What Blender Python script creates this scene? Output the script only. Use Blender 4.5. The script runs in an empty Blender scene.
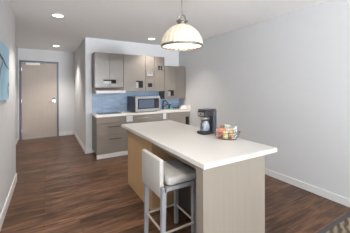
import bpy, bmesh, math, random
from mathutils import Matrix, Vector
random.seed(7)
S = bpy.context.scene
COL = S.collection
R = math.radians

# ------------------------------------------------------------------ camera
EYE = 1.46
cam_d = bpy.data.cameras.new('camera')
cam_d.sensor_width = 36.0
cam_d.lens = 217.431 / 350 * 36.0
cam_d.shift_y = -28.65 / 350
cam_d.clip_start = 0.05
cam = bpy.data.objects.new('camera', cam_d)
COL.objects.link(cam)
cam.matrix_world = (Matrix.Translation((0, 0, EYE)) @ Matrix.Rotation(R(-30.379), 4, 'Z')
                    @ Matrix.Rotation(R(90), 4, 'X') @ Matrix.Rotation(R(-0.211), 4, 'Z'))
S.camera = cam

# ------------------------------------------------------------------ light and exposure
S.view_settings.view_transform = 'Standard'
S.view_settings.look = 'None'
S.view_settings.gamma = 1.0
S.view_settings.use_curve_mapping = False
S.view_settings.exposure = 0.62
W = bpy.data.worlds.new('sky'); S.world = W
W.use_nodes = True
wb = W.node_tree.nodes['Background']
wb.inputs[0].default_value = (0.80, 0.90, 1.0, 1)
wb.inputs[1].default_value = 1.2
S.cycles.max_bounces = 10
S.cycles.diffuse_bounces = 6
S.cycles.sample_clamp_indirect = 4.0

def area(name, loc, rot, sx, sy, power, color):
    d = bpy.data.lights.new(name, 'AREA'); d.shape = 'RECTANGLE'; d.size = sx; d.size_y = sy
    d.energy = power; d.color = color
    o = bpy.data.objects.new(name, d); o.location = loc; o.rotation_euler = rot
    COL.objects.link(o); return o
# daylight coming in through the window wall behind the camera, plus added fill lights
area('window_daylight', (2.0, -9.05, 1.42), (R(97), 0, 0), 2.1, 2.2, 60, (0.88, 0.93, 1.0))
area('ceiling_fill_light', (2.0, -9.04, 1.42), (R(170), 0, 0), 2.1, 1.9, 2500, (0.93, 0.96, 1.0))   # added uplight that brightens the ceiling, set in the rear window

area('side_fill_light', (-0.47, -2.0, 1.42), (R(150), 0, R(-90)), 2.6, 2.0, 150, (0.90, 0.95, 1.0))  # unseen side window light, added to brighten the right wall and ceiling

# ------------------------------------------------------------------ materials
def mat(name, color=(0.8, 0.8, 0.8), rough=0.5, metal=0.0, spec=0.5, trans=0.0, emit=None, estr=0.0, noise=None, bump=0.0, coat=0.0):
    m = bpy.data.materials.new(name); m.use_nodes = True
    nt = m.node_tree; b = nt.nodes['Principled BSDF']
    b.inputs['Base Color'].default_value = (*color, 1)
    b.inputs['Roughness'].default_value = rough
    b.inputs['Metallic'].default_value = metal
    b.inputs['Specular IOR Level'].default_value = spec
    b.inputs['Transmission Weight'].default_value = trans
    b.inputs['Coat Weight'].default_value = coat
    if emit:
        b.inputs['Emission Color'].default_value = (*emit, 1); b.inputs['Emission Strength'].default_value = estr
    if noise:                                   # (scale xyz, amount)
        sc, amt = noise
        tc = nt.nodes.new('ShaderNodeTexCoord'); mp = nt.nodes.new('ShaderNodeMapping')
        mp.inputs['Scale'].default_value = sc
        n = nt.nodes.new('ShaderNodeTexNoise'); n.inputs['Scale'].default_value = 1.0; n.inputs['Detail'].default_value = 5
        mx = nt.nodes.new('ShaderNodeMix'); mx.data_type = 'RGBA'
        mx.inputs[6].default_value = (*[max(0, c * (1 - amt)) for c in color], 1)
        mx.inputs[7].default_value = (*[min(1, c * (1 + amt)) for c in color], 1)
        nt.links.new(tc.outputs['Object'], mp.inputs['Vector']); nt.links.new(mp.outputs[0], n.inputs['Vector'])
        nt.links.new(n.outputs['Fac'], mx.inputs[0]); nt.links.new(mx.outputs[2], b.inputs['Base Color'])
        if bump:
            bp = nt.nodes.new('ShaderNodeBump'); bp.inputs['Strength'].default_value = bump; bp.inputs['Distance'].default_value = 0.002
            nt.links.new(n.outputs['Fac'], bp.inputs['Height']); nt.links.new(bp.outputs[0], b.inputs['Normal'])
    return m

M = {}
M['wall'] = mat('wall_paint', (0.635, 0.638, 0.645), 0.7, spec=0.25, noise=((9, 9, 9), 0.02))
M['ceiling'] = mat('ceiling_paint', (0.93, 0.93, 0.925), 0.85, spec=0.2, noise=((14, 14, 14), 0.02))
M['trim'] = mat('white_trim', (0.72, 0.72, 0.71), 0.45, noise=((5, 5, 5), 0.02))
M['frame_metal'] = mat('door_frame_paint', (0.10, 0.11, 0.145), 0.4, noise=((6, 6, 6), 0.05))
M['door'] = mat('door_laminate', (0.44, 0.37, 0.315), 0.45, noise=((30, 30, 2), 0.08))
M['laminate'] = mat('taupe_laminate', (0.175, 0.153, 0.132), 0.32, noise=((140, 140, 4), 0.10))
M['laminate_dark'] = mat('taupe_laminate_edge', (0.12, 0.11, 0.10), 0.4, noise=((120, 120, 4), 0.10))
M['base_front'] = mat('grey_taupe_laminate', (0.275, 0.24, 0.208), 0.30, noise=((140, 140, 4), 0.10))
M['steel'] = mat('brushed_steel', (0.62, 0.62, 0.62), 0.30, 1.0, noise=((3, 3, 220), 0.06))
M['steel_white'] = mat('bright_steel', (0.82, 0.83, 0.85), 0.42, 0.6, noise=((3, 3, 90), 0.04))
M['pull_back'] = mat('pale_metal_plate', (0.30, 0.29, 0.285), 0.45, 0.3, noise=((9, 9, 9), 0.04))
M['hood_steel'] = mat('satin_hood_steel', (0.36, 0.33, 0.30), 0.35, 0.9, noise=((3, 3, 120), 0.08))
M['oak_warm_light'] = mat('oak_laminate_warm_light', (0.46, 0.295, 0.155), 0.42, noise=((60, 60, 2.5), 0.11))  # the end panel's oak with warm light mixed into its colour
M['hood_lip'] = mat('hood_lip_steel', (0.50, 0.51, 0.53), 0.5, 0.2, noise=((3, 3, 120), 0.05))
M['mw_frame'] = mat('microwave_steel', (0.40, 0.40, 0.40), 0.42, 0.5, noise=((3, 3, 160), 0.06))
M['pull_dark'] = mat('matte_black_pull_and_shade', (0.016, 0.016, 0.016), 0.7, spec=0.15, noise=((25, 25, 25), 0.1))  # black of the pulls, also the recess shade in the hook pulls
M['lamp_metal'] = mat('aged_nickel', (0.30, 0.275, 0.25), 0.35, 0.9, noise=((40, 40, 40), 0.06))
M['nickel'] = mat('brushed_nickel', (0.52, 0.49, 0.45), 0.30, 1.0, noise=((40, 40, 40), 0.06))
M['chrome'] = mat('chrome', (0.75, 0.76, 0.78), 0.12, 1.0, noise=((9, 9, 9), 0.02))
M['black'] = mat('black_plastic', (0.018, 0.018, 0.022), 0.28, noise=((25, 25, 25), 0.10))
M['charcoal'] = mat('charcoal_plastic', (0.05, 0.052, 0.062), 0.30, noise=((25, 25, 25), 0.08))
M['black_glass'] = mat('black_glass', (0.02, 0.023, 0.03), 0.06, spec=0.8, noise=((4, 4, 4), 0.1))
M['mw_window'] = mat('oven_window_glass', (0.09, 0.12, 0.17), 0.12, spec=0.8, noise=((120, 1, 120), 0.15))
M['counter'] = mat('kitchen_worktop', (0.76, 0.72, 0.67), 0.3, noise=((60, 60, 60), 0.05))
M['quartz'] = mat('white_quartz', (0.58, 0.562, 0.54), 0.28, noise=((70, 70, 70), 0.04))
M['oak'] = mat('pale_oak_laminate', (0.245, 0.213, 0.177), 0.42, noise=((60, 60, 2.5), 0.11))
M['knee'] = mat('knee_panel_shaded', (0.085, 0.078, 0.074), 0.6, noise=((40, 40, 3), 0.08))  # shade of the knee space darkened into the panel colour
M['leather'] = mat('grey_leather', (0.44, 0.425, 0.405), 0.48, noise=((70, 70, 70), 0.05), bump=0.15)
M['stool_leg'] = mat('grey_painted_leg', (0.27, 0.275, 0.29), 0.38, noise=((60, 60, 4), 0.06))
M['stool_bar'] = mat('satin_metal_bar', (0.62, 0.56, 0.50), 0.35, 0.5, noise=((60, 60, 60), 0.05))
M['white_plastic'] = mat('white_plastic', (0.84, 0.84, 0.82), 0.4, noise=((20, 20, 20), 0.02))
M['strip'] = mat('transition_strip_vinyl', (0.045, 0.047, 0.053), 0.5, noise=((40, 40, 40), 0.1))
M['lamp_lens'] = mat('lit_lamp_lens', (1, 1, 1), 0.5, emit=(1.0, 0.96, 0.90), estr=6.0, noise=((5, 5, 5), 0.01))
M['bulb'] = mat('lit_bulb', (1, 1, 1), 0.5, emit=(1.0, 0.90, 0.78), estr=3.0, noise=((5, 5, 5), 0.01))
M['green'] = mat('green_bottle_plastic', (0.05, 0.26, 0.20), 0.2, noise=((20, 20, 20), 0.1))
M['clear'] = mat('clear_glass', (0.80, 0.90, 0.95), 0.03, trans=0.9, noise=((5, 5, 5), 0.01))
M['coffee'] = mat('carafe_tinted_glass', (0.55, 0.62, 0.70), 0.05, spec=0.9, trans=0.45, noise=((9, 9, 9), 0.1))
M['cloth'] = mat('cream_towel', (0.84, 0.79, 0.72), 0.9, noise=((90, 90, 90), 0.06), bump=0.4)
M['sky_print'] = mat('printed_blue', (0.36, 0.58, 0.72), 0.5, noise=((5, 9, 7), 0.35))
M['branch'] = mat('printed_dark_brown', (0.035, 0.025, 0.022), 0.5, noise=((40, 40, 40), 0.3))
M['wire'] = mat('dark_wire', (0.10, 0.09, 0.085), 0.35, 0.7, noise=((30, 30, 30), 0.1))

def shade_glass():
    m = bpy.data.materials.new('opal_ribbed_glass'); m.use_nodes = True
    nt = m.node_tree; nt.nodes.clear()
    out = nt.nodes.new('ShaderNodeOutputMaterial')
    d = nt.nodes.new('ShaderNodeBsdfDiffuse'); t = nt.nodes.new('ShaderNodeBsdfTranslucent'); g = nt.nodes.new('ShaderNodeBsdfGlossy')
    tc = nt.nodes.new('ShaderNodeTexCoord'); n = nt.nodes.new('ShaderNodeTexNoise'); n.inputs['Scale'].default_value = 14
    mx = nt.nodes.new('ShaderNodeMix'); mx.data_type = 'RGBA'
    mx.inputs[6].default_value = (0.74, 0.70, 0.62, 1); mx.inputs[7].default_value = (0.80, 0.76, 0.68, 1)
    nt.links.new(tc.outputs['Object'], n.inputs['Vector']); nt.links.new(n.outputs['Fac'], mx.inputs[0])
    for s in (d, t): nt.links.new(mx.outputs[2], s.inputs['Color'])
    g.inputs['Roughness'].default_value = 0.15; g.inputs['Color'].default_value = (1, 1, 1, 1)
    a = nt.nodes.new('ShaderNodeMixShader'); a.inputs[0].default_value = 0.4
    b = nt.nodes.new('ShaderNodeMixShader'); b.inputs[0].default_value = 0.05
    nt.links.new(d.outputs[0], a.inputs[1]); nt.links.new(t.outputs[0], a.inputs[2])
    nt.links.new(a.outputs[0], b.inputs[1]); nt.links.new(g.outputs[0], b.inputs[2]); nt.links.new(b.outputs[0], out.inputs[0])
    return m
M['opal'] = shade_glass()

def floor_mat():
    m = bpy.data.materials.new('dark_wood_planks'); m.use_nodes = True
    nt = m.node_tree; b = nt.nodes['Principled BSDF']; L = nt.links.new
    tc = nt.nodes.new('ShaderNodeTexCoord')
    br = nt.nodes.new('ShaderNodeTexBrick')
    br.inputs['Scale'].default_value = 1.0
    br.inputs['Brick Width'].default_value = 0.92; br.inputs['Row Height'].default_value = 0.09
    br.inputs['Mortar Size'].default_value = 0.0022; br.inputs['Mortar Smooth'].default_value = 0.3
    br.offset = 0.37; br.offset_frequency = 2
    br.inputs['Color1'].default_value = (0.066, 0.033, 0.018, 1); br.inputs['Color2'].default_value = (0.130, 0.066, 0.037, 1)
    br.inputs['Mortar'].default_value = (0.016, 0.010, 0.008, 1)
    L(tc.outputs['Object'], br.inputs['Vector'])
    mp = nt.nodes.new('ShaderNodeMapping'); mp.inputs['Scale'].default_value = (3.0, 26, 1)
    n = nt.nodes.new('ShaderNodeTexNoise'); n.inputs['Scale'].default_value = 1; n.inputs['Detail'].default_value = 7; n.inputs['Roughness'].default_value = 0.65
    L(tc.outputs['Object'], mp.inputs['Vector']); L(mp.outputs[0], n.inputs['Vector'])
    mp2 = nt.nodes.new('ShaderNodeMapping'); mp2.inputs['Scale'].default_value = (1.1, 5, 1)
    n2 = nt.nodes.new('ShaderNodeTexNoise'); n2.inputs['Scale'].default_value = 1; n2.inputs['Detail'].default_value = 3
    L(tc.outputs['Object'], mp2.inputs['Vector']); L(mp2.outputs[0], n2.inputs['Vector'])
    r1 = nt.nodes.new('ShaderNodeMapRange'); r1.inputs[1].default_value = 0.34; r1.inputs[2].default_value = 0.68; r1.inputs[3].default_value = 0.30; r1.inputs[4].default_value = 1.85
    L(n.outputs['Fac'], r1.inputs[0])
    r2 = nt.nodes.new('ShaderNodeMapRange'); r2.inputs[1].default_value = 0.3; r2.inputs[2].default_value = 0.7; r2.inputs[3].default_value = 0.75; r2.inputs[4].default_value = 1.3
    L(n2.outputs['Fac'], r2.inputs[0])
    mu = nt.nodes.new('ShaderNodeMath'); mu.operation = 'MULTIPLY'; L(r1.outputs[0], mu.inputs[0]); L(r2.outputs[0], mu.inputs[1])
    vm = nt.nodes.new('ShaderNodeVectorMath'); vm.operation = 'SCALE'
    L(br.outputs['Color'], vm.inputs[0]); L(mu.outputs[0], vm.inputs['Scale'])
    L(vm.outputs[0], b.inputs['Base Color'])
    b.inputs['Roughness'].default_value = 0.33
    b.inputs['Specular IOR Level'].default_value = 0.28
    bp = nt.nodes.new('ShaderNodeBump'); bp.inputs['Strength'].default_value = 0.12; bp.inputs['Distance'].default_value = 0.003
    L(n.outputs['Fac'], bp.inputs['Height']); L(bp.outputs[0], b.inputs['Normal'])
    return m
M['floor'] = floor_mat()

def tile_mat():
    m = bpy.data.materials.new('blue_glass_tile'); m.use_nodes = True
    nt = m.node_tree; b = nt.nodes['Principled BSDF']; L = nt.links.new
    tc = nt.nodes.new('ShaderNodeTexCoord'); mp = nt.nodes.new('ShaderNodeMapping'); mp.inputs['Rotation'].default_value = (R(90), 0, 0)
    br = nt.nodes.new('ShaderNodeTexBrick'); br.inputs['Scale'].default_value = 1.0
    br.inputs['Brick Width'].default_value = 0.15; br.inputs['Row Height'].default_value = 0.05; br.inputs['Mortar Size'].default_value = 0.002
    br.inputs['Color1'].default_value = (0.19, 0.28, 0.41, 1); br.inputs['Color2'].default_value = (0.28, 0.38, 0.52, 1)
    br.inputs['Mortar'].default_value = (0.33, 0.42, 0.52, 1)
    L(tc.outputs['Object'], mp.inputs['Vector']); L(mp.outputs[0], br.inputs['Vector']); L(br.outputs['Color'], b.inputs['Base Color'])
    b.inputs['Roughness'].default_value = 0.42
    bp = nt.nodes.new('ShaderNodeBump'); bp.inputs['Strength'].default_value = 0.3; bp.inputs['Distance'].default_value = 0.002; bp.invert = True
    L(br.outputs['Fac'], bp.inputs['Height']); L(bp.outputs[0], b.inputs['Normal'])
    return m
M['tile'] = tile_mat()

def carpet_mat():
    m = bpy.data.materials.new('striped_carpet'); m.use_nodes = True
    nt = m.node_tree; b = nt.nodes['Principled BSDF']; L = nt.links.new
    tc = nt.nodes.new('ShaderNodeTexCoord')
    mp = nt.nodes.new('ShaderNodeMapping'); mp.inputs['Rotation'].default_value = (0, 0, R(62))
    wv = nt.nodes.new('ShaderNodeTexWave'); wv.inputs['Scale'].default_value = 4.5; wv.inputs['Distortion'].default_value = 4.0; wv.inputs['Detail'].default_value = 3; wv.inputs['Detail Scale'].default_value = 1.3
    cr = nt.nodes.new('ShaderNodeValToRGB'); e = cr.color_ramp.elements
    e[0].position = 0.15; e[0].color = (0.070, 0.050, 0.034, 1); e[1].position = 0.9; e[1].color = (0.24, 0.185, 0.125, 1)
    L(tc.outputs['Object'], mp.inputs['Vector']); L(mp.outputs[0], wv.inputs['Vector']); L(wv.outputs['Fac'], cr.inputs[0]); L(cr.outputs[0], b.inputs['Base Color'])
    b.inputs['Roughness'].default_value = 0.95
    n = nt.nodes.new('ShaderNodeTexNoise'); n.inputs['Scale'].default_value = 260
    bp = nt.nodes.new('ShaderNodeBump'); bp.inputs['Strength'].default_value = 0.5; bp.inputs['Distance'].default_value = 0.004
    L(tc.outputs['Object'], n.inputs['Vector']); L(n.outputs['Fac'], bp.inputs['Height']); L(bp.outputs[0], b.inputs['Normal'])
    return m
M['carpet'] = carpet_mat()

# ------------------------------------------------------------------ mesh helpers (world coordinates unless local=True)
def box(bm, x0, x1, y0, y1, z0, z1):
    r = bmesh.ops.create_cube(bm, size=1.0)
    bmesh.ops.scale(bm, vec=(x1 - x0, y1 - y0, z1 - z0), verts=r['verts'])
    bmesh.ops.translate(bm, vec=((x0 + x1) / 2, (y0 + y1) / 2, (z0 + z1) / 2), verts=r['verts'])
    return r['verts']

def tube(bm, pts, r, n=10, closed=False, caps=True):
    pts = [Vector(p) for p in pts]; rings = []; k = len(pts)
    ref = None
    for i, p in enumerate(pts):
        a = pts[(i - 1) % k] if (closed or i > 0) else p
        b = pts[(i + 1) % k] if (closed or i < k - 1) else p
        t = (b - a).normalized()
        if ref is None:
            ref = t.orthogonal().normalized()
        ref = (ref - t * ref.dot(t)).normalized()
        s = t.cross(ref)
        rr = r[i] if isinstance(r, (list, tuple)) else r
        rings.append([bm.verts.new(p + (ref * math.cos(q) + s * math.sin(q)) * rr) for q in [2 * math.pi * j / n for j in range(n)]])
    for i in range(k if closed else k - 1):
        A, B = rings[i], rings[(i + 1) % k]
        for j in range(n):
            bm.faces.new((A[j], A[(j + 1) % n], B[(j + 1) % n], B[j]))
    if not closed and caps:
        bm.faces.new(rings[0][::-1]); bm.faces.new(rings[-1])

def lathe(bm, prof, c=(0, 0, 0), n=32, closed=False, mod=None):
    """prof: list of (r, z). mod(angle, r, z) -> r"""
    rings = []
    for r, z in prof:
        ring = []
        for j in range(n):
            a = 2 * math.pi * j / n
            rr = mod(a, r, z) if mod else r
            ring.append(bm.verts.new((c[0] + rr * math.cos(a), c[1] + rr * math.sin(a), c[2] + z)))
        rings.append(ring)
    k = len(rings)
    for i in range(k if closed else k - 1):
        A, B = rings[i], rings[(i + 1) % k]
        for j in range(n):
            bm.faces.new((A[j], A[(j + 1) % n], B[(j + 1) % n], B[j]))
    if not closed:
        if prof[0][0] > 1e-4: bm.faces.new(rings[0][::-1])
        if prof[-1][0] > 1e-4: bm.faces.new(rings[-1])

def panel(bm, x0, x1, z0, z1, yf, yb, holes=()):
    """upright panel facing -Y with rectangular holes (x0,x1,z0,z1) cut right through"""
    xs = sorted({x0, x1, *[min(max(v, x0), x1) for h in holes for v in h[:2]]})
    zs = sorted({z0, z1, *[min(max(v, z0), z1) for h in holes for v in h[2:]]})
    def solid(i, j):
        if not (0 <= i < len(xs) - 1 and 0 <= j < len(zs) - 1): return False
        cx, cz = (xs[i] + xs[i + 1]) / 2, (zs[j] + zs[j + 1]) / 2
        return not any(h[0] < cx < h[1] and h[2] < cz < h[3] for h in holes)
    V = {}
    def v(i, j, y):
        if (i, j, y) not in V: V[(i, j, y)] = bm.verts.new((xs[i], y, zs[j]))
        return V[(i, j, y)]
    for i in range(len(xs) - 1):
        for j in range(len(zs) - 1):
            if not solid(i, j): continue
            bm.faces.new((v(i, j, yf), v(i + 1, j, yf), v(i + 1, j + 1, yf), v(i, j + 1, yf)))
            bm.faces.new((v(i, j + 1, yb), v(i + 1, j + 1, yb), v(i + 1, j, yb), v(i, j, yb)))
            if not solid(i - 1, j): bm.faces.new((v(i, j, yb), v(i, j, yf), v(i, j + 1, yf), v(i, j + 1, yb)))
            if not solid(i + 1, j): bm.faces.new((v(i + 1, j, yf), v(i + 1, j, yb), v(i + 1, j + 1, yb), v(i + 1, j + 1, yf)))
            if not solid(i, j - 1): bm.faces.new((v(i, j, yb), v(i + 1, j, yb), v(i + 1, j, yf), v(i, j, yf)))
            if not solid(i, j + 1): bm.faces.new((v(i, j + 1, yf), v(i + 1, j + 1, yf), v(i + 1, j + 1, yb), v(i, j + 1, yb)))

def world_of(o):
    m = o.matrix_basis.copy()
    while o.parent:
        o = o.parent; m = o.matrix_basis @ m
    return m

def obj(name, bm, m, parent=None, bevel=0.0, seg=2, smooth=False, local=False, subsurf=0):
    bmesh.ops.recalc_face_normals(bm, faces=bm.faces[:])
    if parent is not None and not local:
        bm.transform(world_of(parent).inverted())
    origin = None
    if parent is None:                         # put the origin at the base centre
        xs = [v.co for v in bm.verts]
        origin = Vector(((min(c.x for c in xs) + max(c.x for c in xs)) / 2, (min(c.y for c in xs) + max(c.y for c in xs)) / 2, min(c.z for c in xs)))
        bm.transform(Matrix.Translation(-origin))
    me = bpy.data.meshes.new(name); bm.to_mesh(me); bm.free()
    me.materials.append(M[m] if isinstance(m, str) else m)
    if smooth:
        for p in me.polygons: p.use_smooth = True
    o = bpy.data.objects.new(name, me); COL.objects.link(o)
    if parent is not None: o.parent = parent
    else: o.location = origin
    if bevel:
        b = o.modifiers.new('bevel', 'BEVEL'); b.width = bevel; b.segments = seg; b.limit_method = 'ANGLE'; b.angle_limit = R(40)
    if subsurf:
        s = o.modifiers.new('subsurf', 'SUBSURF'); s.levels = subsurf; s.render_levels = subsurf
    return o

def bxo(name, dims, m, parent=None, **k):
    bm = bmesh.new(); box(bm, *dims); return obj(name, bm, m, parent, **k)

def tag(o, label, cat, group=None):
    o['label'] = label; o['category'] = cat
    if group: o['group'] = group
    return o

def thing(name, label, cat, loc=(0, 0, 0), rz=0.0, group=None):
    o = bpy.data.objects.new(name, None); COL.objects.link(o); o.empty_display_size = 0.1
    o.location = loc; o.rotation_euler = (0, 0, rz)
    return tag(o, label, cat, group)

def struct(o, label=None):
    o['kind'] = 'structure'
    if label: o['label'] = label
    return o

# ------------------------------------------------------------------ the room
XL, XR, XH, XHL = -0.434, 3.167, 0.731, -0.722
YK, YD, YS, YR, C = 5.191, 7.53, 1.165, -9.0, 2.595
YJ = 4.22                                            # the left wall ends here, the hall widens a little

struct(bxo('floor', (-0.85, 3.3, YS, 7.7, -0.08, 0.0), 'floor'), 'dark brown wood plank floor')
struct(bxo('carpet', (-0.85, 3.3, YR - 0.1, YS - 0.046, -0.08, 0.006), 'carpet'), 'brown and beige striped carpet in the near right corner')
bm = bmesh.new(); box(bm, XL, XR, YS - 0.046, YS, -0.08, 0.008)
struct(obj('trim_1', bm, 'strip', bevel=0.004), 'dark strip between wood floor and carpet')
struct(bxo('ceiling', (-0.85, 3.3, YR - 0.1, 7.7, C, C + 0.1), 'ceiling'), 'smooth off-white ceiling')
bm = bmesh.new()
for d in [(-0.85, XL, YR, -3.35, 0, C), (-0.85, XL, -0.65, YJ, 0, C), (-0.85, XL, -3.35, -0.65, 0, 0.35), (-0.85, XL, -3.35, -0.65, 2.48, C)]: box(bm, *d)
struct(obj('wall_left', bm, 'wall'))
bm = bmesh.new()
for d in [(-3.35, -3.30, 0.35, 2.48), (-2.03, -1.97, 0.40, 2.43), (-0.70, -0.65, 0.35, 2.48), (-3.30, -0.70, 0.35, 0.40), (-3.30, -0.70, 2.43, 2.48)]: box(bm, XL - 0.09, XL - 0.05, *d)
struct(obj('added_window_2', bm, 'trim'))  # frame of the unseen side window added for the fill light
struct(bxo('wall_hall_left', (-0.85, XHL, YJ, YD, 0, C), 'wall'))
struct(bxo('wall_right', (XR, 3.3, YR, YK + 0.1, 0, C), 'wall'))
struct(bxo('wall_back', (XH, XR, YK, YK + 0.1, 0, C), 'wall'), 'white wall behind the kitchen cabinets')
struct(bxo('wall_hall_right', (XH, XH + 0.1, YK + 0.1, YD, 0, C), 'wall'))
bm = bmesh.new(); panel(bm, XHL - 0.128, XH + 0.1, 0, C, YD, YD + 0.12, [(-0.69, 0.293, -0.1, 2.262)])
struct(obj('wall_hall_end', bm, 'wall'))
bm = bmesh.new(); panel(bm, -0.85, 3.3, 0, C, YR, YR - 0.1, [(0.9, 3.05, 0.35, 2.45)])
struct(obj('wall_rear', bm, 'wall'))
bm = bmesh.new()
panel(bm, 0.9, 3.05, 0.35, 2.45, YR - 0.03, YR - 0.08, [(0.95, 1.95, 0.4, 2.4), (2.0, 3.0, 0.4, 2.4)])
struct(obj('window_1', bm, 'trim'))

def baseboard(name, x0, x1, y0, y1, h=0.11):
    struct(bxo(name, (x0, x1, y0, y1, 0.0005, h), 'trim', bevel=0.004))
T = 0.014
baseboard('baseboard_left', XL, XL + T, YS, YJ + T, 0.125)
baseboard('baseboard_hall_left', XHL, XHL + T, YJ, YD)
baseboard('baseboard_right', XR - T, XR, YS, 4.60, 0.10)
baseboard('baseboard_hall_right', XH - T, XH, YK - T, YD)
baseboard('baseboard_back', XH - T, 0.858, YK - T, YK)
baseboard('baseboard_hall_end', 0.30, XH - T, YD - T, YD)

# entrance door at the end of the hall
dr = bpy.data.objects.new('door_1', None); COL.objects.link(dr); dr.location = (-0.2, YD, 0)
struct(dr, 'taupe entrance door in a dark blue-grey metal frame at the hall end')
bm = bmesh.new(); panel(bm, -0.69, 0.293, 0.001, 2.262, YD - 0.012, YD + 0.10, [(-0.642, 0.245, -0.1, 2.215)])
obj('door_frame', bm, 'frame_metal', dr, bevel=0.003)
bxo('door_panel', (-0.640, 0.243, YD + 0.022, YD + 0.066, 0.012, 2.212), 'door', dr, bevel=0.002)
for z in (0.25, 1.1, 2.0):
    bm = bmesh.new(); tube(bm, [(-0.641, YD + 0.014, z - 0.05), (-0.641, YD + 0.014, z + 0.05)], 0.009)
    obj('hinge', bm, 'steel', dr)
bm = bmesh.new(); box(bm, -0.535, -0.185, YD - 0.03, YD + 0.024, 2.135, 2.205)
cl = obj('door_closer', bm, 'white_plastic', dr, bevel=0.008)
bm = bmesh.new(); tube(bm, [(-0.30, YD - 0.02, 2.207), (-0.12, YD - 0.05, 2.222), (-0.02, YD - 0.014, 2.232)], 0.008, 8)
obj('closer_arm', bm, 'steel', cl)
lk = bxo('lock_plate', (0.118, 0.212, YD + 0.002, YD + 0.023, 1.02, 1.20), 'steel', dr, bevel=0.012, seg=3)
bxo('card_reader', (0.128, 0.202, YD - 0.006, YD + 0.004, 1.115, 1.185), 'charcoal', lk, bevel=0.004)
bm = bmesh.new(); tube(bm, [(0.165, YD + 0.004, 1.045), (0.165, YD - 0.045, 1.045), (0.135, YD - 0.05, 1.045), (0.035, YD - 0.05, 1.04)], 0.011)
obj('lever_handle', bm, 'chrome', lk, smooth=True)
bm = bmesh.new(); tube(bm, [(-0.20, YD + 0.024, 1.53), (-0.20, YD + 0.014, 1.53)], 0.012, 14)
obj('peephole', bm, 'nickel', dr)

# recessed ceiling lights
def downlight(x, y, label, power):
    t = thing('ceiling_downlight', label, 'ceiling light', (x, y, C - 0.012), 0, 'recessed ceiling lights')
    bm = bmesh.new(); lathe(bm, [(0.072, 0.0), (0.095, 0.002), (0.098, 0.011), (0.072, 0.011)], n=32, closed=True)
    obj('trim_ring', bm, 'trim', t, local=True, smooth=True)
    bm = bmesh.new(); lathe(bm, [(0.0001, 0.003), (0.071, 0.004), (0.071, 0.010), (0.0001, 0.010)], n=32)
    obj('lens', bm, 'lamp_lens', t, local=True)
    d = bpy.data.lights.new('downlight_beam', 'SPOT'); d.energy = power; d.spot_size = R(105); d.spot_blend = 0.7
    d.color = (1.0, 0.935, 0.86); d.shadow_soft_size = 0.06
    o = bpy.data.objects.new('downlight_beam', d); COL.objects.link(o); o.parent = t; o.location = (0, 0, -0.012)
downlight(0.145, 1.06, 'round recessed ceiling light over the near left floor, left of the bar stool', 85)
downlight(0.145, 3.83, 'larger-looking round recessed ceiling light near the left wall, before the hall', 78)
downlight(0.20, 6.60, 'round recessed ceiling light inside the hall above the entrance door', 95)
downlight(2.42, 4.08, 'added round recessed ceiling light hidden behind the pendant shade', 34)  # added to warm the right wall, out of sight behind the shade
downlight(2.07, 4.585, 'round recessed ceiling light in front of the kitchen wall cabinets', 66)

# ------------------------------------------------------------------ kitchen wall units
YU, ZU, ZB = 4.839, 2.232, 1.378
DT = 0.022                                            # door thickness

def pull(door, x0, x1, z0, z1, kind):
    """finger pull set into a cut-out of the door"""
    yb = YU + DT
    if kind == 'frame':
        bm = bmesh.new(); panel(bm, x0, x1, z0, z1, YU - 0.006, YU + 0.012, [(x0 + 0.012, x1 - 0.012, z0 + 0.035, z1 - 0.006)])
        obj('recessed_pull', bm, 'nickel', door)
        bxo('pull_plate', (x0, x1, YU + 0.012, yb, z0, z1), 'pull_back', door)
    elif kind == 'grid':
        xm, zm, g = (x0 + x1) / 2, (z0 + z1) / 2, 0.0055
        bm = bmesh.new(); box(bm, x0, x1, YU + 0.014, yb, z0, z1)
        obj('recessed_pull', bm, 'pull_dark', door)
        bm = bmesh.new(); box(bm, xm - g, xm + g, YU, YU + 0.014, z0, z1); box(bm, x0, xm - g, YU, YU + 0.014, zm - g, zm + g); box(bm, xm + g, x1, YU, YU + 0.014, zm - g, zm + g)
        obj('pull_crossbar', bm, 'hood_steel', door)
    elif kind == 'dark':
        bm = bmesh.new(); box(bm, x0, x1, YU + 0.010, yb, z0, z1)
        obj('recessed_pull', bm, 'pull_dark', door)
    else:                                             # 'hook': recess shade built as a dark top bar and side block, steel behind
        dx = kind[1]; zt = z1 - 0.03
        bm = bmesh.new(); box(bm, x0, x1, YU - 0.004, yb - 0.006, zt, z1)
        if dx < x1: box(bm, dx, x1, YU - 0.002, yb - 0.006, z0, zt)
        obj('recessed_pull', bm, 'pull_dark', door)
        bm = bmesh.new(); box(bm, x0, x1, yb - 0.006, yb, z0, z1); obj('pull_plate', bm, 'pull_back', door)

def wall_cabinet(label, x0, x1, z0, z1, doors):
    t = thing('wall_cabinet', label, 'cabinet', ((x0 + x1) / 2, YK, z0), 0, 'wall cabinets in a row')
    bm = bmesh.new(); box(bm, x0, x1, YU + DT + 0.002, YK - 0.002, z0, z1)
    obj('body', bm, 'laminate_dark', t, bevel=0.002)
    for (a, b, c, d, pulls) in doors:
        g = 0.003
        bm = bmesh.new(); panel(bm, a + g, b - g, c + g, d - g, YU, YU + DT, [p[:4] for p in pulls])
        dd = obj('cabinet_door', bm, 'laminate', t)
        for p in pulls: pull(dd, max(p[0], a + g), min(p[1], b - g), p[2], p[3], p[4])
    return t
wall_cabinet('two-door wall cabinet above the range hood, leftmost of the row', 0.863, 1.484, 1.472, ZU,
             [(0.863, 1.178, 1.472, ZU, [(1.045, 1.178, 1.560, 1.645, ('hook', 9))]),
              (1.178, 1.484, 1.472, ZU, [(1.178, 1.315, 1.560, 1.645, ('hook', 1.215))])])
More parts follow.
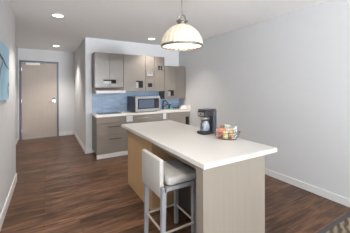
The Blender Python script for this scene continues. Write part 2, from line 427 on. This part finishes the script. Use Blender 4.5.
wall_cabinet('wide single-door wall cabinet with one big square pull, between hood cabinet and microwave corner', 1.487, 2.021, ZB, ZU,
             [(1.487, 2.021, ZB, ZU, [(1.785, 1.955, 1.465, 1.628, ('hook', 1.852))])])
wall_cabinet('wall cabinet split into small flaps with three different square pulls', 2.024, 2.537, ZB, ZU,
             [(2.024, 2.262, 1.715, ZU, [(2.067, 2.211, 1.752, 1.856, 'frame')]),
              (2.024, 2.262, ZB, 1.715, [(2.084, 2.197, 1.482, 1.574, 'dark')]),
              (2.262, 2.537, 1.875, ZU, [(2.360, 2.478, 1.902, 2.002, 'grid')]),
              (2.262, 2.537, ZB, 1.875, [])])
wall_cabinet('lower-hung two-door wall cabinet in the corner by the right wall', 2.540, 3.164, 1.180, 2.020,
             [(2.540, 2.867, 1.180, 2.020, [(2.640, 2.800, 1.256, 1.400, ('hook', 2.720))]),
              (2.867, 3.164, 1.180, 2.020, [])])

# range hood under the first cabinet
t = thing('range_hood', 'slim stainless range hood under the leftmost wall cabinet', 'range hood', (1.18, YK, 1.34))
bm = bmesh.new()
pf = [(YK - 0.012, 1.470), (YU + 0.03, 1.470), (YU - 0.005, 1.466), (4.725, 1.408), (4.72, 1.345), (4.76, 1.338), (YK - 0.012, 1.338)]
A = [bm.verts.new((0.865, y, z)) for y, z in pf]; B = [bm.verts.new((1.492, y, z)) for y, z in pf]
for i in range(len(pf)):
    j = (i + 1) % len(pf); bm.faces.new((A[i], A[j], B[j], B[i]))
bm.faces.new(A); bm.faces.new(B[::-1])
obj('hood_body', bm, 'hood_steel', t, bevel=0.003)
bxo('front_lip', (0.868, 1.489, 4.712, 4.722, 1.352, 1.402), 'hood_lip', t, bevel=0.002)
bxo('grease_filter', (0.95, 1.40, 4.80, 5.08, 1.330, 1.338), 'charcoal', t)
bm = bmesh.new()
for i in range(3): tube(bm, [(1.36 + i * 0.03, 4.716, 1.377), (1.36 + i * 0.03, 4.706, 1.377)], 0.007, 12)
obj('control_button', bm, 'charcoal', t)

# tiled backsplash
struct(bxo('trim_2', (0.863, XR, YK - 0.010, YK, 0.90, 1.40), 'tile'), 'blue glass tile backsplash behind the worktop')

# ------------------------------------------------------------------ kitchen base units
YB, CT = 4.640, 0.858
def bar_handle(parent, x0, x1, z, m='charcoal'):
    bm = bmesh.new()
    tube(bm, [(x0, YB - 0.032, z), (x1, YB - 0.032, z)], 0.009, 10)
    for x in (x0 + 0.02, x1 - 0.02): tube(bm, [(x, YB + 0.002, z), (x, YB - 0.032, z)], 0.006, 8)
    obj('bar_handle', bm, m, parent, smooth=True)
def base_cabinet(label, x0, x1):
    t = thing('base_cabinet', label, 'cabinet', ((x0 + x1) / 2, YK, 0), 0, 'base cabinets under the worktop')
    bxo('body', (x0, x1, YB + DT + 0.002, YK - 0.012, 0.09, CT), 'laminate_dark', t)
    bxo('toe_kick', (x0, x1, YB - 0.006, YB + 0.03, 0.001, 0.086), 'trim', t, bevel=0.002)
    return t
def front(parent, name, x0, x1, z0, z1, holes=()):
    g = 0.004; bm = bmesh.new(); panel(bm, x0 + g, x1 - g, z0 + g, z1 - g, YB, YB + DT, holes)
    return obj(name, bm, 'base_front', parent)
def square_plate(parent, x0, x1, z0, z1, m):
    bxo('square_pull', (x0, x1, YB - 0.006, YB, z0, z1), m, parent, bevel=0.002)

t = base_cabinet('drawer base cabinet with two bar handles under the cooktop', 0.863, 1.476)
front(t, 'fascia', 0.863, 1.476, 0.722, CT)
d = front(t, 'drawer', 0.863, 1.476, 0.470, 0.722); bar_handle(d, 1.09, 1.33, 0.648)
d = front(t, 'drawer', 0.863, 1.476, 0.088, 0.470); bar_handle(d, 1.11, 1.37, 0.392)
t = base_cabinet('wide base cabinet below the microwave with two bright square corner plates', 1.478, 2.538)
d = front(t, 'cabinet_door', 1.478, 1.668, 0.088, CT); square_plate(d, 1.484, 1.628, 0.722, 0.848, 'steel_white')
d = front(t, 'drawer', 1.668, 2.372, 0.700, CT); bar_handle(d, 1.70, 2.34, 0.785, 'nickel')
d = front(t, 'drawer', 1.668, 2.372, 0.088, 0.700); bar_handle(d, 1.70, 2.34, 0.625)
d = front(t, 'cabinet_door', 2.372, 2.538, 0.088, CT); square_plate(d, 2.384, 2.468, 0.715, 0.850, 'steel_white')
t = base_cabinet('sink base cabinet with black square pull beside the right wall', 2.540, XR - 0.002)
front(t, 'fascia', 2.540, XR - 0.002, 0.745, CT)
d = front(t, 'cabinet_door', 2.540, XR - 0.002, 0.088, 0.745, [(3.03, 3.135, 0.52, 0.725)])
bxo('recessed_pull', (3.03, 3.135, YB + 0.010, YB + DT, 0.52, 0.725), 'pull_dark', d)

# worktop with a cut-out for the sink
bm = bmesh.new()
SX0, SX1, SY0, SY1 = 2.60, 3.00, 4.76, 5.05
for (a, b, c, d) in [(0.842, SX0, YB - 0.022, YK - 0.011), (SX1, XR - 0.001, YB - 0.022, YK - 0.011), (SX0, SX1, YB - 0.022, SY0), (SX0, SX1, SY1, YK - 0.011)]:
    box(bm, a, b, c, d, CT + 0.002, 0.900)
w = obj('kitchen_worktop', bm, 'counter')
tag(w, 'pale beige worktop on the kitchen base cabinets', 'countertop')
w2 = bxo('side_splash', (XR - 0.022, XR - 0.001, YB - 0.02, YK - 0.012, 0.901, 1.005), 'counter', bevel=0.002)
tag(w2, 'short beige upstand on the worktop end against the right wall', 'splash guard')
t = thing('kitchen_sink', 'steel sink set into the worktop right of the microwave', 'sink', ((SX0 + SX1) / 2, (SY0 + SY1) / 2, 0.87))
bm = bmesh.new()
e = 0.003
box(bm, SX0 + e, SX1 - e, SY0 + e, SY1 - e, 0.8615, 0.864)
obj('basin', bm, 'steel', t)
bm = bmesh.new()
for (a, b, c, d) in [(SX0 - 0.018, SX1 + 0.018, SY0 - 0.018, SY0), (SX0 - 0.018, SX1 + 0.018, SY1, SY1 + 0.018), (SX0 - 0.018, SX0, SY0, SY1), (SX1, SX1 + 0.018, SY0, SY1)]:
    box(bm, a, b, c, d, 0.9, 0.904)
obj('rim', bm, 'steel_white', t)
bm = bmesh.new(); lathe(bm, [(0.0001, 0), (0.03, 0), (0.035, 0.002), (0.0001, 0.003)], (2.8, 4.9, 0.8642), 20); obj('drain', bm, 'chrome', t)

t = thing('kitchen_faucet', 'dark arched kitchen faucet behind the sink', 'faucet', (2.63, 5.11, 0.90))
bm = bmesh.new(); lathe(bm, [(0.028, 0), (0.028, 0.012), (0.018, 0.02), (0.016, 0.07)], (2.63, 5.11, 0.90), 20); obj('faucet_base', bm, 'charcoal', t, smooth=True)
bm = bmesh.new()
pts = [(2.63, 5.11, 0.965), (2.63, 5.11, 1.06)] + [(2.63 + 0.03 * (1 - math.cos(a)), 5.11 - 0.06 * (1 - math.cos(a)), 1.06 + 0.06 * math.sin(a)) for a in [R(k * 22.5) for k in range(1, 9)]] + [(2.69, 4.99, 1.02)]
tube(bm, pts, 0.012, 12); obj('spout', bm, 'charcoal', t, smooth=True)
bm = bmesh.new(); tube(bm, [(2.64, 5.10, 0.965), (2.70, 5.095, 0.99)], [0.010, 0.006], 10); obj('lever', bm, 'charcoal', t, smooth=True)

def bottle(name, label, x, y, h, r, m, capm, z=0.90):
    t = thing(name, label, 'bottle', (x, y, z))
    bm = bmesh.new(); lathe(bm, [(r * 0.9, 0), (r, 0.008), (r, h * 0.6), (r * 0.8, h * 0.72), (r * 0.35, h * 0.8), (r * 0.35, h * 0.86)], n=20); obj('bottle_body', bm, m, t, local=True, smooth=True)
    bm = bmesh.new(); lathe(bm, [(r * 0.42, h * 0.86), (r * 0.42, h * 0.94), (r * 0.15, h * 0.95), (r * 0.15, h)], n=16)
    box(bm, -r * 0.9, r * 0.2, -r * 0.2, r * 0.2, h * 0.97, h); obj('pump', bm, capm, t, local=True)
bottle('soap_bottle', 'green soap bottle with pump beside the faucet', 2.845, 5.105, 0.15, 0.034, 'green', 'white_plastic')
bottle('clear_bottle', 'clear blue-white bottle between faucet and green bottle', 2.74, 5.11, 0.155, 0.032, 'clear', 'white_plastic')
t = thing('scrub_sponge', 'small dark sponge right of the sink', 'sponge', (2.97, 5.10, 0.90))
bxo('sponge_body', (2.925, 3.015, 5.07, 5.13, 0.9005, 0.925), 'branch', t, bevel=0.006)
bxo('scouring_pad', (2.925, 3.015, 5.07, 5.13, 0.9252, 0.932), 'green', t, bevel=0.002)

# folded towel: three soft lobes, each narrower than the one below
t = thing('folded_towel', 'cream folded towel heaped on the right end of the worktop', 'towel', (3.03, 4.74, 0.904))
def pillow(bm, cx, cy, cz, rx, ry, rz, p=2.6, n=20):
    prof = []
    for i in range(11):
        a = -math.pi / 2 + math.pi * i / 10
        prof.append((max(1e-4, abs(math.cos(a)) ** (2 / p)), math.copysign(abs(math.sin(a)) ** (2 / p), math.sin(a))))
    vs0 = set(bm.verts)
    lathe(bm, prof, (0, 0, 0), n, mod=lambda a, r, z: r / max(1e-6, (abs(math.cos(a)) ** p + abs(math.sin(a)) ** p) ** (1 / p)))
    new = [v for v in bm.verts if v not in vs0]
    for v in new:
        w = 0.05 * math.sin(7 * v.co.x + 3 * v.co.y) * v.co.z
        v.co = Vector((cx + rx * v.co.x, cy + ry * v.co.y, cz + rz * (v.co.z + w)))
bm = bmesh.new(); pillow(bm, 3.03, 4.74, 0.932, 0.105, 0.080, 0.0275); obj('lower_fold', bm, 'cloth', t, smooth=True)
bm = bmesh.new(); pillow(bm, 3.045, 4.745, 0.975, 0.085, 0.065, 0.024); obj('upper_fold', bm, 'cloth', t, smooth=True)

# electric cooktop let into the left end of the worktop
t = thing('electric_cooktop', 'black glass cooktop on the left end of the worktop', 'cooktop', (1.17, 4.92, 0.9))
bxo('glass_top', (0.93, 1.42, 4.76, 5.10, 0.9003, 0.908), 'black_glass', t, bevel=0.003)
for (x, y, r) in ((1.05, 4.86, 0.08), (1.05, 5.01, 0.06), (1.28, 4.86, 0.06), (1.28, 5.01, 0.08)):
    bm = bmesh.new(); lathe(bm, [(r - 0.006, 0.9081), (r, 0.9081), (r, 0.9088), (r - 0.006, 0.9088)], (x, y, 0), 28, closed=True); obj('burner_ring', bm, 'charcoal', t)

# microwave oven
MX0, MX1, MY, MZ0, MZ1 = 1.684, 2.325, 4.675, 0.918, 1.264
t = thing('microwave_oven', 'stainless microwave with dark sides standing on the kitchen worktop', 'microwave', ((MX0 + MX1) / 2, 4.91, 0.90))
bxo('casing', (MX0, MX1, MY + 0.03, 5.145, MZ0, MZ1), 'charcoal', t, bevel=0.006)
bm = bmesh.new(); panel(bm, MX0, MX1, MZ0, MZ1, MY, MY + 0.029, [(MX0 + 0.055, MX1 - 0.03, MZ0 + 0.058, MZ1 - 0.05)])
obj('front_frame', bm, 'mw_frame', t, bevel=0.003)
dd = bxo('door_window', (MX0 + 0.056, MX1 - 0.135, MY + 0.008, MY + 0.028, MZ0 + 0.059, MZ1 - 0.051), 'black_glass', t)
bxo('window_pane', (MX0 + 0.085, MX1 - 0.16, MY + 0.004, MY + 0.0078, MZ0 + 0.082, MZ1 - 0.072), 'mw_window', dd)
cp = bxo('control_panel', (MX1 - 0.133, MX1 - 0.031, MY + 0.006, MY + 0.028, MZ0 + 0.059, MZ1 - 0.051), 'black', t)
bxo('display', (MX1 - 0.122, MX1 - 0.042, MY + 0.003, MY + 0.006, MZ1 - 0.09, MZ1 - 0.064), 'black_glass', cp)
for i in range(4):
    for j in range(3):
        x = MX1 - 0.118 + j * 0.027; z = MZ0 + 0.075 + i * 0.032
        bxo('key', (x, x + 0.021, MY + 0.003, MY + 0.006, z, z + 0.022), 'charcoal', cp)
for x in (MX0 + 0.05, MX1 - 0.09):
    for y in (MY + 0.07, 5.09): bxo('foot', (x, x + 0.04, y, y + 0.03, 0.9003, MZ0), 'black', t)

t.rotation_euler = (0, 0, R(4))

# ------------------------------------------------------------------ island
t = thing('kitchen_island', 'pale oak kitchen island with an open knee space on its left side', 'island', (1.40, 2.26, 0))
bxo('end_panel', (0.992, 1.69, 1.285, 1.375, 0.0005, 0.858), 'oak', t, bevel=0.002)
bxo('cabinet_block', (1.055, 1.69, 2.345, 3.235, 0.0005, 0.858), 'oak_warm_light', t, bevel=0.002)['label'] = 'oak block with warm light put into its brown colour'
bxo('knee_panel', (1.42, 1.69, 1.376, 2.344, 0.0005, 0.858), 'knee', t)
bxo('apron_rail', (1.055, 1.085, 1.376, 2.344, 0.79, 0.858), 'oak', t)
s = bxo('island_worktop', (0.983, 1.838, 1.262, 3.318, 0.860, 0.900), 'quartz', bevel=0.003)
tag(s, 'white quartz slab topping the kitchen island', 'countertop')

# ------------------------------------------------------------------ bar stool
t = thing('bar_stool', 'grey leather bar stool with low square back tucked under the island', 'stool', (1.03, 1.86, 0))
def tapered(bm, x, y, z0, z1, a0, a1, dx=0, dy=0):
    vs = []
    for z, a, ox, oy in ((z0, a0, dx, dy), (z1, a1, 0, 0)):
        vs.append([bm.verts.new((x + ox + sx * a / 2, y + oy + sy * a / 2, z)) for sx, sy in ((-1, -1), (1, -1), (1, 1), (-1, 1))])
    bm.faces.new(vs[0][::-1]); bm.faces.new(vs[1])
    for i in range(4): bm.faces.new((vs[0][i], vs[0][(i + 1) % 4], vs[1][(i + 1) % 4], vs[1][i]))
XB, XF, YN, YF = 0.862, 1.195, 1.675, 2.035
legs = [(XB, YN, -0.012, 0), (XB, YF, -0.012, 0), (XF, YN + 0.02, 0, 0), (XF, YF - 0.01, 0, 0)]
for (x, y, dx, dy) in legs:
    bm = bmesh.new(); tapered(bm, x, y, 0.0005, 0.56, 0.036, 0.042, dx, dy); obj('leg', bm, 'stool_leg', t, bevel=0.003)
bm = bmesh.new()
for (a, b, c, d) in ((XB + 0.02, XF - 0.02, YN - 0.02, YN + 0.005), (XB + 0.02, XF - 0.02, YF - 0.005, YF + 0.02), (XB - 0.02, XB + 0.005, YN - 0.02, YF + 0.02), (XF - 0.005, XF + 0.02, YN - 0.02, YF + 0.02)):
    box(bm, a, b, c, d, 0.5605, 0.600)
obj('apron', bm, 'stool_leg', t, bevel=0.002)
for (a, b) in (((XB, YN, 0.20), (XB, YF, 0.20)), ((XF, YN, 0.20), (XF, YF, 0.20)), ((XB, YN, 0.195), (XF, YN, 0.195)), ((XB, YF, 0.20), (XF, YF, 0.20))):
    bm = bmesh.new()
    h = 0.008
    if a[0] == b[0]: box(bm, a[0] - h, a[0] + h, a[1] + 0.015, b[1] - 0.015, a[2] - h, a[2] + h)
    else: box(bm, a[0] + 0.015, b[0] - 0.015, a[1] - h, a[1] + h, a[2] - h, a[2] + h)
    obj('footrest', bm, 'stool_bar', t, bevel=0.003)
bm = bmesh.new(); box(bm, XB + 0.032, XF + 0.03, YN - 0.03, YF + 0.045, 0.602, 0.675)
obj('seat', bm, 'leather', t, bevel=0.028, seg=5, smooth=True)
bm = bmesh.new(); box(bm, 0.838, 0.880, 1.727, 2.150, 0.497, 0.826)
bmesh.ops.translate(bm, vec=(0, -0.03, 0), verts=bm.verts[:])
obj('backrest', bm, 'leather', t, bevel=0.010, seg=3, smooth=True)

# ------------------------------------------------------------------ pendant lamp above the island
PX, PY, PZ = 1.435, 2.272, 1.975
t = thing('pendant_lamp', 'ribbed white glass dome pendant with nickel fittings above the island', 'pendant lamp', (PX, PY, PZ))
prof = [(0.247, 0.0), (0.247, 0.02), (0.243, 0.055), (0.232, 0.095), (0.212, 0.138), (0.183, 0.180), (0.146, 0.216), (0.104, 0.243), (0.066, 0.258), (0.052, 0.262)]
inner = [(r - 0.004, z - 0.003 if z else 0.0) for r, z in prof][::-1]
rib = lambda a, r, z: r * (1 + 0.045 * abs(math.sin(a * 12)) ** 0.7)
bm = bmesh.new(); lathe(bm, prof + inner, n=224, closed=True, mod=rib); obj('glass_shade', bm, 'opal', t, local=True, smooth=True)
bm = bmesh.new(); lathe(bm, [(0.242, -0.012), (0.256, -0.012), (0.259, 0.0), (0.257, 0.012), (0.252, 0.014), (0.252, 0.0), (0.242, -0.004)], n=64, closed=True); obj('rim_band', bm, 'lamp_metal', t, local=True, smooth=True)
bm = bmesh.new(); lathe(bm, [(0.058, 0.258), (0.060, 0.270), (0.048, 0.276), (0.048, 0.292), (0.070, 0.298), (0.072, 0.312), (0.060, 0.318), (0.040, 0.321), (0.0001, 0.322)], n=40); obj('collar', bm, 'lamp_metal', t, local=True, smooth=True)
bm = bmesh.new(); c = 0.316
tube(bm, [(0.047 * math.cos(a) * 0.86, -0.047 * math.cos(a) * 0.5, c + 0.070 * math.sin(a)) for a in [R(k * 15) for k in range(13)]], 0.0085, 10); obj('loop', bm, 'lamp_metal', t, local=True, smooth=True)
bm = bmesh.new(); tube(bm, [(0, 0, 0.385), (0, 0, C - PZ - 0.012)], 0.0055, 12); obj('rod', bm, 'lamp_metal', t, local=True, smooth=True)
bm = bmesh.new(); lathe(bm, [(0.012, C - PZ - 0.035), (0.058, C - PZ - 0.022), (0.063, C - PZ - 0.001), (0.0001, C - PZ - 0.001)], n=32); obj('canopy', bm, 'lamp_metal', t, local=True, smooth=True)
bm = bmesh.new(); lathe(bm, [(0.0001, 0.075), (0.022, 0.08), (0.032, 0.10), (0.034, 0.12), (0.026, 0.15), (0.016, 0.18), (0.016, 0.25), (0.0001, 0.252)], n=24); obj('bulb', bm, 'bulb', t, local=True, smooth=True)
pl = bpy.data.lights.new('pendant_glow', 'POINT'); pl.energy = 4.0; pl.color = (1.0, 0.90, 0.78); pl.shadow_soft_size = 0.05
po = bpy.data.objects.new('pendant_glow', pl); COL.objects.link(po); po.parent = t; po.location = (0, 0, 0.04)
pd = bpy.data.lights.new('pendant_beam', 'SPOT'); pd.energy = 10; pd.color = (1.0, 0.90, 0.78); pd.spot_size = R(125); pd.spot_blend = 0.6; pd.shadow_soft_size = 0.06
pb = bpy.data.objects.new('pendant_beam', pd); COL.objects.link(pb); pb.parent = t; pb.location = (0, 0, 0.05)

# ------------------------------------------------------------------ coffee maker (local: its front looks along -X)
t = thing('coffee_maker', 'black drip coffee maker standing on the white island slab', 'coffee maker', (1.705, 2.122, 0.9005), R(8))
def lb(name, dims, m, parent=t, **k):
    bm = bmesh.new(); box(bm, *dims); return obj(name, bm, m, parent, local=True, **k)
bm = bmesh.new(); pillow(bm, -0.015, 0, 0.016, 0.118, 0.080, 0.016, p=4.5, n=32); obj('base', bm, 'black', t, local=True, smooth=True)
bm = bmesh.new(); lathe(bm, [(0.0001, 0), (0.062, 0), (0.062, 0.003), (0.0001, 0.003)], (-0.045, 0, 0.0322), 28); obj('warming_plate', bm, 'charcoal', t, local=True)
lb('water_tank', (0.03, 0.096, -0.074, 0.074, 0.025, 0.285), 'charcoal', bevel=0.012, seg=3)
bm = bmesh.new(); box(bm, -0.108, 0.06, -0.072, 0.072, 0.205, 0.285); obj('brew_head', bm, 'black', t, local=True, bevel=0.02, seg=4)
lb('lid', (-0.098, 0.090, -0.067, 0.067, 0.2855, 0.298), 'charcoal', bevel=0.006, seg=3)
bm = bmesh.new(); lathe(bm, [(0.058, 0.175), (0.056, 0.204), (0.0001, 0.204)], (-0.045, 0, 0), 28); obj('filter_basket', bm, 'nickel', t, local=True, smooth=True)
pn = lb('control_plate', (-0.112, -0.1081, -0.05, 0.05, 0.222, 0.262), 'nickel')
bm = bmesh.new(); tube(bm, [(-0.1122, 0, 0.242), (-0.117, 0, 0.242)], 0.010, 14); obj('power_button', bm, 'black', pn, local=True)
# carafe lifts off: a thing of its own
base = Matrix.Translation((1.705, 2.122, 0.9005)) @ Matrix.Rotation(R(8), 4, 'Z') @ Matrix.Translation((-0.045, 0, 0.0355))
k = thing('coffee_carafe', 'glass carafe sitting on the plate of the coffee maker', 'carafe', base.to_translation(), R(8))
bm = bmesh.new(); lathe(bm, [(0.050, 0), (0.058, 0.01), (0.060, 0.04), (0.054, 0.085), (0.046, 0.112), (0.047, 0.122)], n=32); obj('jug', bm, 'coffee', k, local=True, smooth=True)
bm = bmesh.new(); lathe(bm, [(0.048, 0.122), (0.050, 0.128), (0.035, 0.136), (0.0001, 0.137)], n=28); obj('carafe_lid', bm, 'black', k, local=True, smooth=True)
bm = bmesh.new(); tube(bm, [(-0.044, -0.012, 0.122), (-0.075, -0.03, 0.120), (-0.092, -0.038, 0.095), (-0.088, -0.036, 0.05), (-0.060, -0.022, 0.03)], 0.008, 10); obj('carafe_handle', bm, 'black', k, local=True, smooth=True)
bm = bmesh.new(); lathe(bm, [(0.0485, 0.105), (0.0505, 0.105), (0.0505, 0.120), (0.0485, 0.120)], n=28, closed=True); obj('metal_band', bm, 'nickel', k, local=True, smooth=True)

# ------------------------------------------------------------------ snack basket
BX, BY, BA = 1.690, 1.775, R(-58)
t = thing('wire_basket', 'dark wire basket of packaged snacks on the white island slab', 'basket', (BX, BY, 0.9005), BA)
def oval(rx, ry, z, n=40): return [(rx * math.cos(2 * math.pi * i / n), ry * math.sin(2 * math.pi * i / n), z + 0.014 * math.cos(2 * math.pi * i / n) ** 2 * (1 if z > 0.05 else 0)) for i in range(n)]
bm = bmesh.new(); tube(bm, oval(0.150, 0.088, 0.075), 0.003, 8, closed=True); obj('top_rim', bm, 'wire', t, local=True, smooth=True)
bm = bmesh.new(); tube(bm, oval(0.105, 0.060, 0.004), 0.0035, 8, closed=True); obj('bottom_rim', bm, 'wire', t, local=True, smooth=True)
bm = bmesh.new()
o1, o2 = oval(0.150, 0.088, 0.075, 20), oval(0.105, 0.060, 0.004, 20)
for a, b in zip(o1, o2): tube(bm, [a, ((a[0] + b[0]) / 2 * 1.03, (a[1] + b[1]) / 2 * 1.03, 0.038), b], 0.0012, 6)
for f in (0.33, 0.66): tube(bm, [(b[0] + (a[0] - b[0]) * f, b[1] + (a[1] - b[1]) * f, b[2] + (a[2] - b[2]) * f) for a, b in zip(o1, o2)], 0.0012, 6, closed=True)
obj('wire_sides', bm, 'wire', t, local=True)
bm = bmesh.new()
for i in range(-3, 4): tube(bm, [(i * 0.026, -0.055 * math.sqrt(max(0, 1 - (i * 0.026 / 0.105) ** 2)), 0.0035), (i * 0.026, 0.055 * math.sqrt(max(0, 1 - (i * 0.026 / 0.105) ** 2)), 0.0035)], 0.0012, 6)
obj('wire_bottom', bm, 'wire', t, local=True)
BM = Matrix.Translation((BX, BY, 0.9005)) @ Matrix.Rotation(BA, 4, 'Z')
def pmat(name, col, col2):
    m = mat(name, col, 0.35, noise=((9, 9, 9), 0.1))
    nt = m.node_tree; mx = [n for n in nt.nodes if n.type == 'MIX'][0]
    mx.inputs[6].default_value = (*col, 1); mx.inputs[7].default_value = (*col2, 1)
    no = [n for n in nt.nodes if n.type == 'TEX_NOISE'][0]; no.inputs['Detail'].default_value = 1
    mp = [n for n in nt.nodes if n.type == 'MAPPING'][0]; mp.inputs['Scale'].default_value = (48, 48, 48)
    cr = nt.nodes.new('ShaderNodeMapRange'); cr.inputs[1].default_value = 0.47; cr.inputs[2].default_value = 0.53
    nt.links.new(no.outputs['Fac'], cr.inputs[0]); nt.links.new(cr.outputs[0], mx.inputs[0])
    return m
def packet(name, label, cat, x, y, z, w, h, th, rz, tilt, m, crimp=True):
    """crimped snack bag: puffed in the middle, flat at both ends, standing on its lower edge"""
    p = BM @ Vector((x, y, z))
    t = thing(name, label, cat, p, BA + R(rz), 'snacks in the wire basket')
    t.rotation_euler = (R(tilt), 0, BA + R(rz))
    bm = bmesh.new(); nx, nz = 8, 10; F, B = [], []
    for j in range(nz + 1):
        v = j / nz; rowF, rowB = [], []
        for i in range(nx + 1):
            u = i / nx
            b = th / 2 * (max(0, math.sin(math.pi * v)) ** 0.6 * max(0, math.sin(math.pi * u)) ** 0.5) + 0.0006
            px = (u - 0.5) * w * (1 - 0.06 * math.sin(math.pi * v))
            rowF.append(bm.verts.new((px, -b, v * h))); rowB.append(bm.verts.new((px, b, v * h)))
        F.append(rowF); B.append(rowB)
    for j in range(nz):
        for i in range(nx):
            bm.faces.new((F[j][i], F[j][i + 1], F[j + 1][i + 1], F[j + 1][i])); bm.faces.new((B[j][i + 1], B[j][i], B[j + 1][i], B[j + 1][i + 1]))
        bm.faces.new((F[j][0], F[j + 1][0], B[j + 1][0], B[j][0])); bm.faces.new((F[j + 1][nx], F[j][nx], B[j][nx], B[j + 1][nx]))
    for i in range(nx):
        bm.faces.new((F[0][i + 1], F[0][i], B[0][i], B[0][i + 1])); bm.faces.new((F[nz][i], F[nz][i + 1], B[nz][i + 1], B[nz][i]))
    obj('wrapper', bm, m, t, local=True, smooth=True)
    if crimp:
        bm = bmesh.new(); box(bm, -w / 2 * 0.99, w / 2 * 0.99, -0.0012, 0.0012, h, h + 0.008); obj('crimped_end', bm, m, t, local=True)
red = pmat('red_wrapper', (0.42, 0.09, 0.05), (0.62, 0.30, 0.18)); yel = pmat('yellow_wrapper', (0.62, 0.48, 0.14), (0.78, 0.74, 0.62))
sil = pmat('silver_green_wrapper', (0.60, 0.62, 0.58), (0.30, 0.36, 0.28)); wht = pmat('white_wrapper', (0.80, 0.80, 0.80), (0.62, 0.60, 0.56))
brn = pmat('brown_wrapper', (0.20, 0.10, 0.06), (0.38, 0.22, 0.13)); org = pmat('orange_wrapper', (0.50, 0.22, 0.06), (0.70, 0.55, 0.35))
pnk = pmat('pink_brown_wrapper', (0.45, 0.22, 0.20), (0.30, 0.14, 0.12))
crm = pmat('cream_wrapper', (0.78, 0.72, 0.52), (0.62, 0.55, 0.20)); drk = pmat('dark_wrapper', (0.06, 0.05, 0.05), (0.40, 0.34, 0.30))
PK = [
 ('pinkish brown snack packet at the left end of the basket', -0.090, -0.014, 0.044, 0.085, 0.010, 30, 0, pnk),
 ('dark foil packet leaning between the pink and the red packets', -0.084, 0.016, 0.050, 0.105, 0.010, 20, 0, drk),
 ('large red and orange snack packet in the left half of the basket', -0.046, -0.014, 0.066, 0.098, 0.014, 8, 0, red),
 ('brown snack packet sticking up behind the red one', -0.045, 0.022, 0.060, 0.122, 0.012, -6, 0, brn),
 ('silvery green packet standing tallest in the basket', 0.004, 0.036, 0.082, 0.132, 0.012, 8, 0, sil),
 ('white packet with pale print in the middle of the basket', 0.014, 0.012, 0.056, 0.098, 0.012, -14, 0, wht),
 ('pale yellow packet in the right half of the basket', 0.060, 0.022, 0.062, 0.100, 0.012, 10, 0, yel),
 ('small orange packet in the front right of the basket', 0.055, -0.014, 0.050, 0.085, 0.012, -8, 0, org),
 ('dark-printed silver packet at the right end of the basket', 0.098, 0.002, 0.056, 0.125, 0.012, 55, 0, pmat('grey_wrapper', (0.62, 0.62, 0.62), (0.16, 0.15, 0.15))),
 ('small cream packet low in the middle front of the basket', 0.002, -0.040, 0.052, 0.072, 0.012, 4, 0, crm),
]
for lab, x, y, w, h, th, rz, tl, m in PK: packet('snack_bag', lab, 'snack', x, y, 0.008, w, h, th, rz, tl, m)

# ------------------------------------------------------------------ picture on the left wall
XP = XL + 0.028
t = thing('canvas_print', 'blue canvas print with dark branches on the left wall', 'picture', (XL, 2.88, 1.335))
bxo('canvas', (XL + 0.0005, XP, 2.42, 3.335, 1.335, 1.942), 'sky_print', t, bevel=0.002)
def stroke(pts, r):
    bm = bmesh.new(); n = len(pts); up = []; dn = []
    for i, (y, z) in enumerate(pts):
        a = pts[max(0, i - 1)]; b = pts[min(n - 1, i + 1)]; d = Vector((b[0] - a[0], b[1] - a[1])).normalized(); nn = Vector((-d.y, d.x)) * r[i]
        up.append((y + nn.x, z + nn.y)); dn.append((y - nn.x, z - nn.y))
    for x in (XP + 0.0004, XP + 0.0012):
        for i in range(n - 1):
            bm.faces.new([bm.verts.new((x, *q)) for q in (up[i], up[i + 1], dn[i + 1], dn[i])])
    obj('painted_branch', bm, 'branch', t)
stroke([(2.45, 1.86), (2.70, 1.80), (2.92, 1.765), (3.02, 1.735), (3.12, 1.715), (3.22, 1.70), (3.33, 1.69)], [0.02, 0.018, 0.016, 0.016, 0.010, 0.006, 0.003])
stroke([(3.26, 1.365), (3.235, 1.41), (3.225, 1.46), (3.24, 1.51), (3.27, 1.545)], [0.004, 0.016, 0.018, 0.014, 0.005])
stroke([(3.23, 1.47), (3.27, 1.50), (3.33, 1.515)], [0.008, 0.006, 0.003])
stroke([(2.60, 1.35), (2.66, 1.50), (2.76, 1.64), (2.92, 1.765)], [0.014, 0.012, 0.010, 0.008])
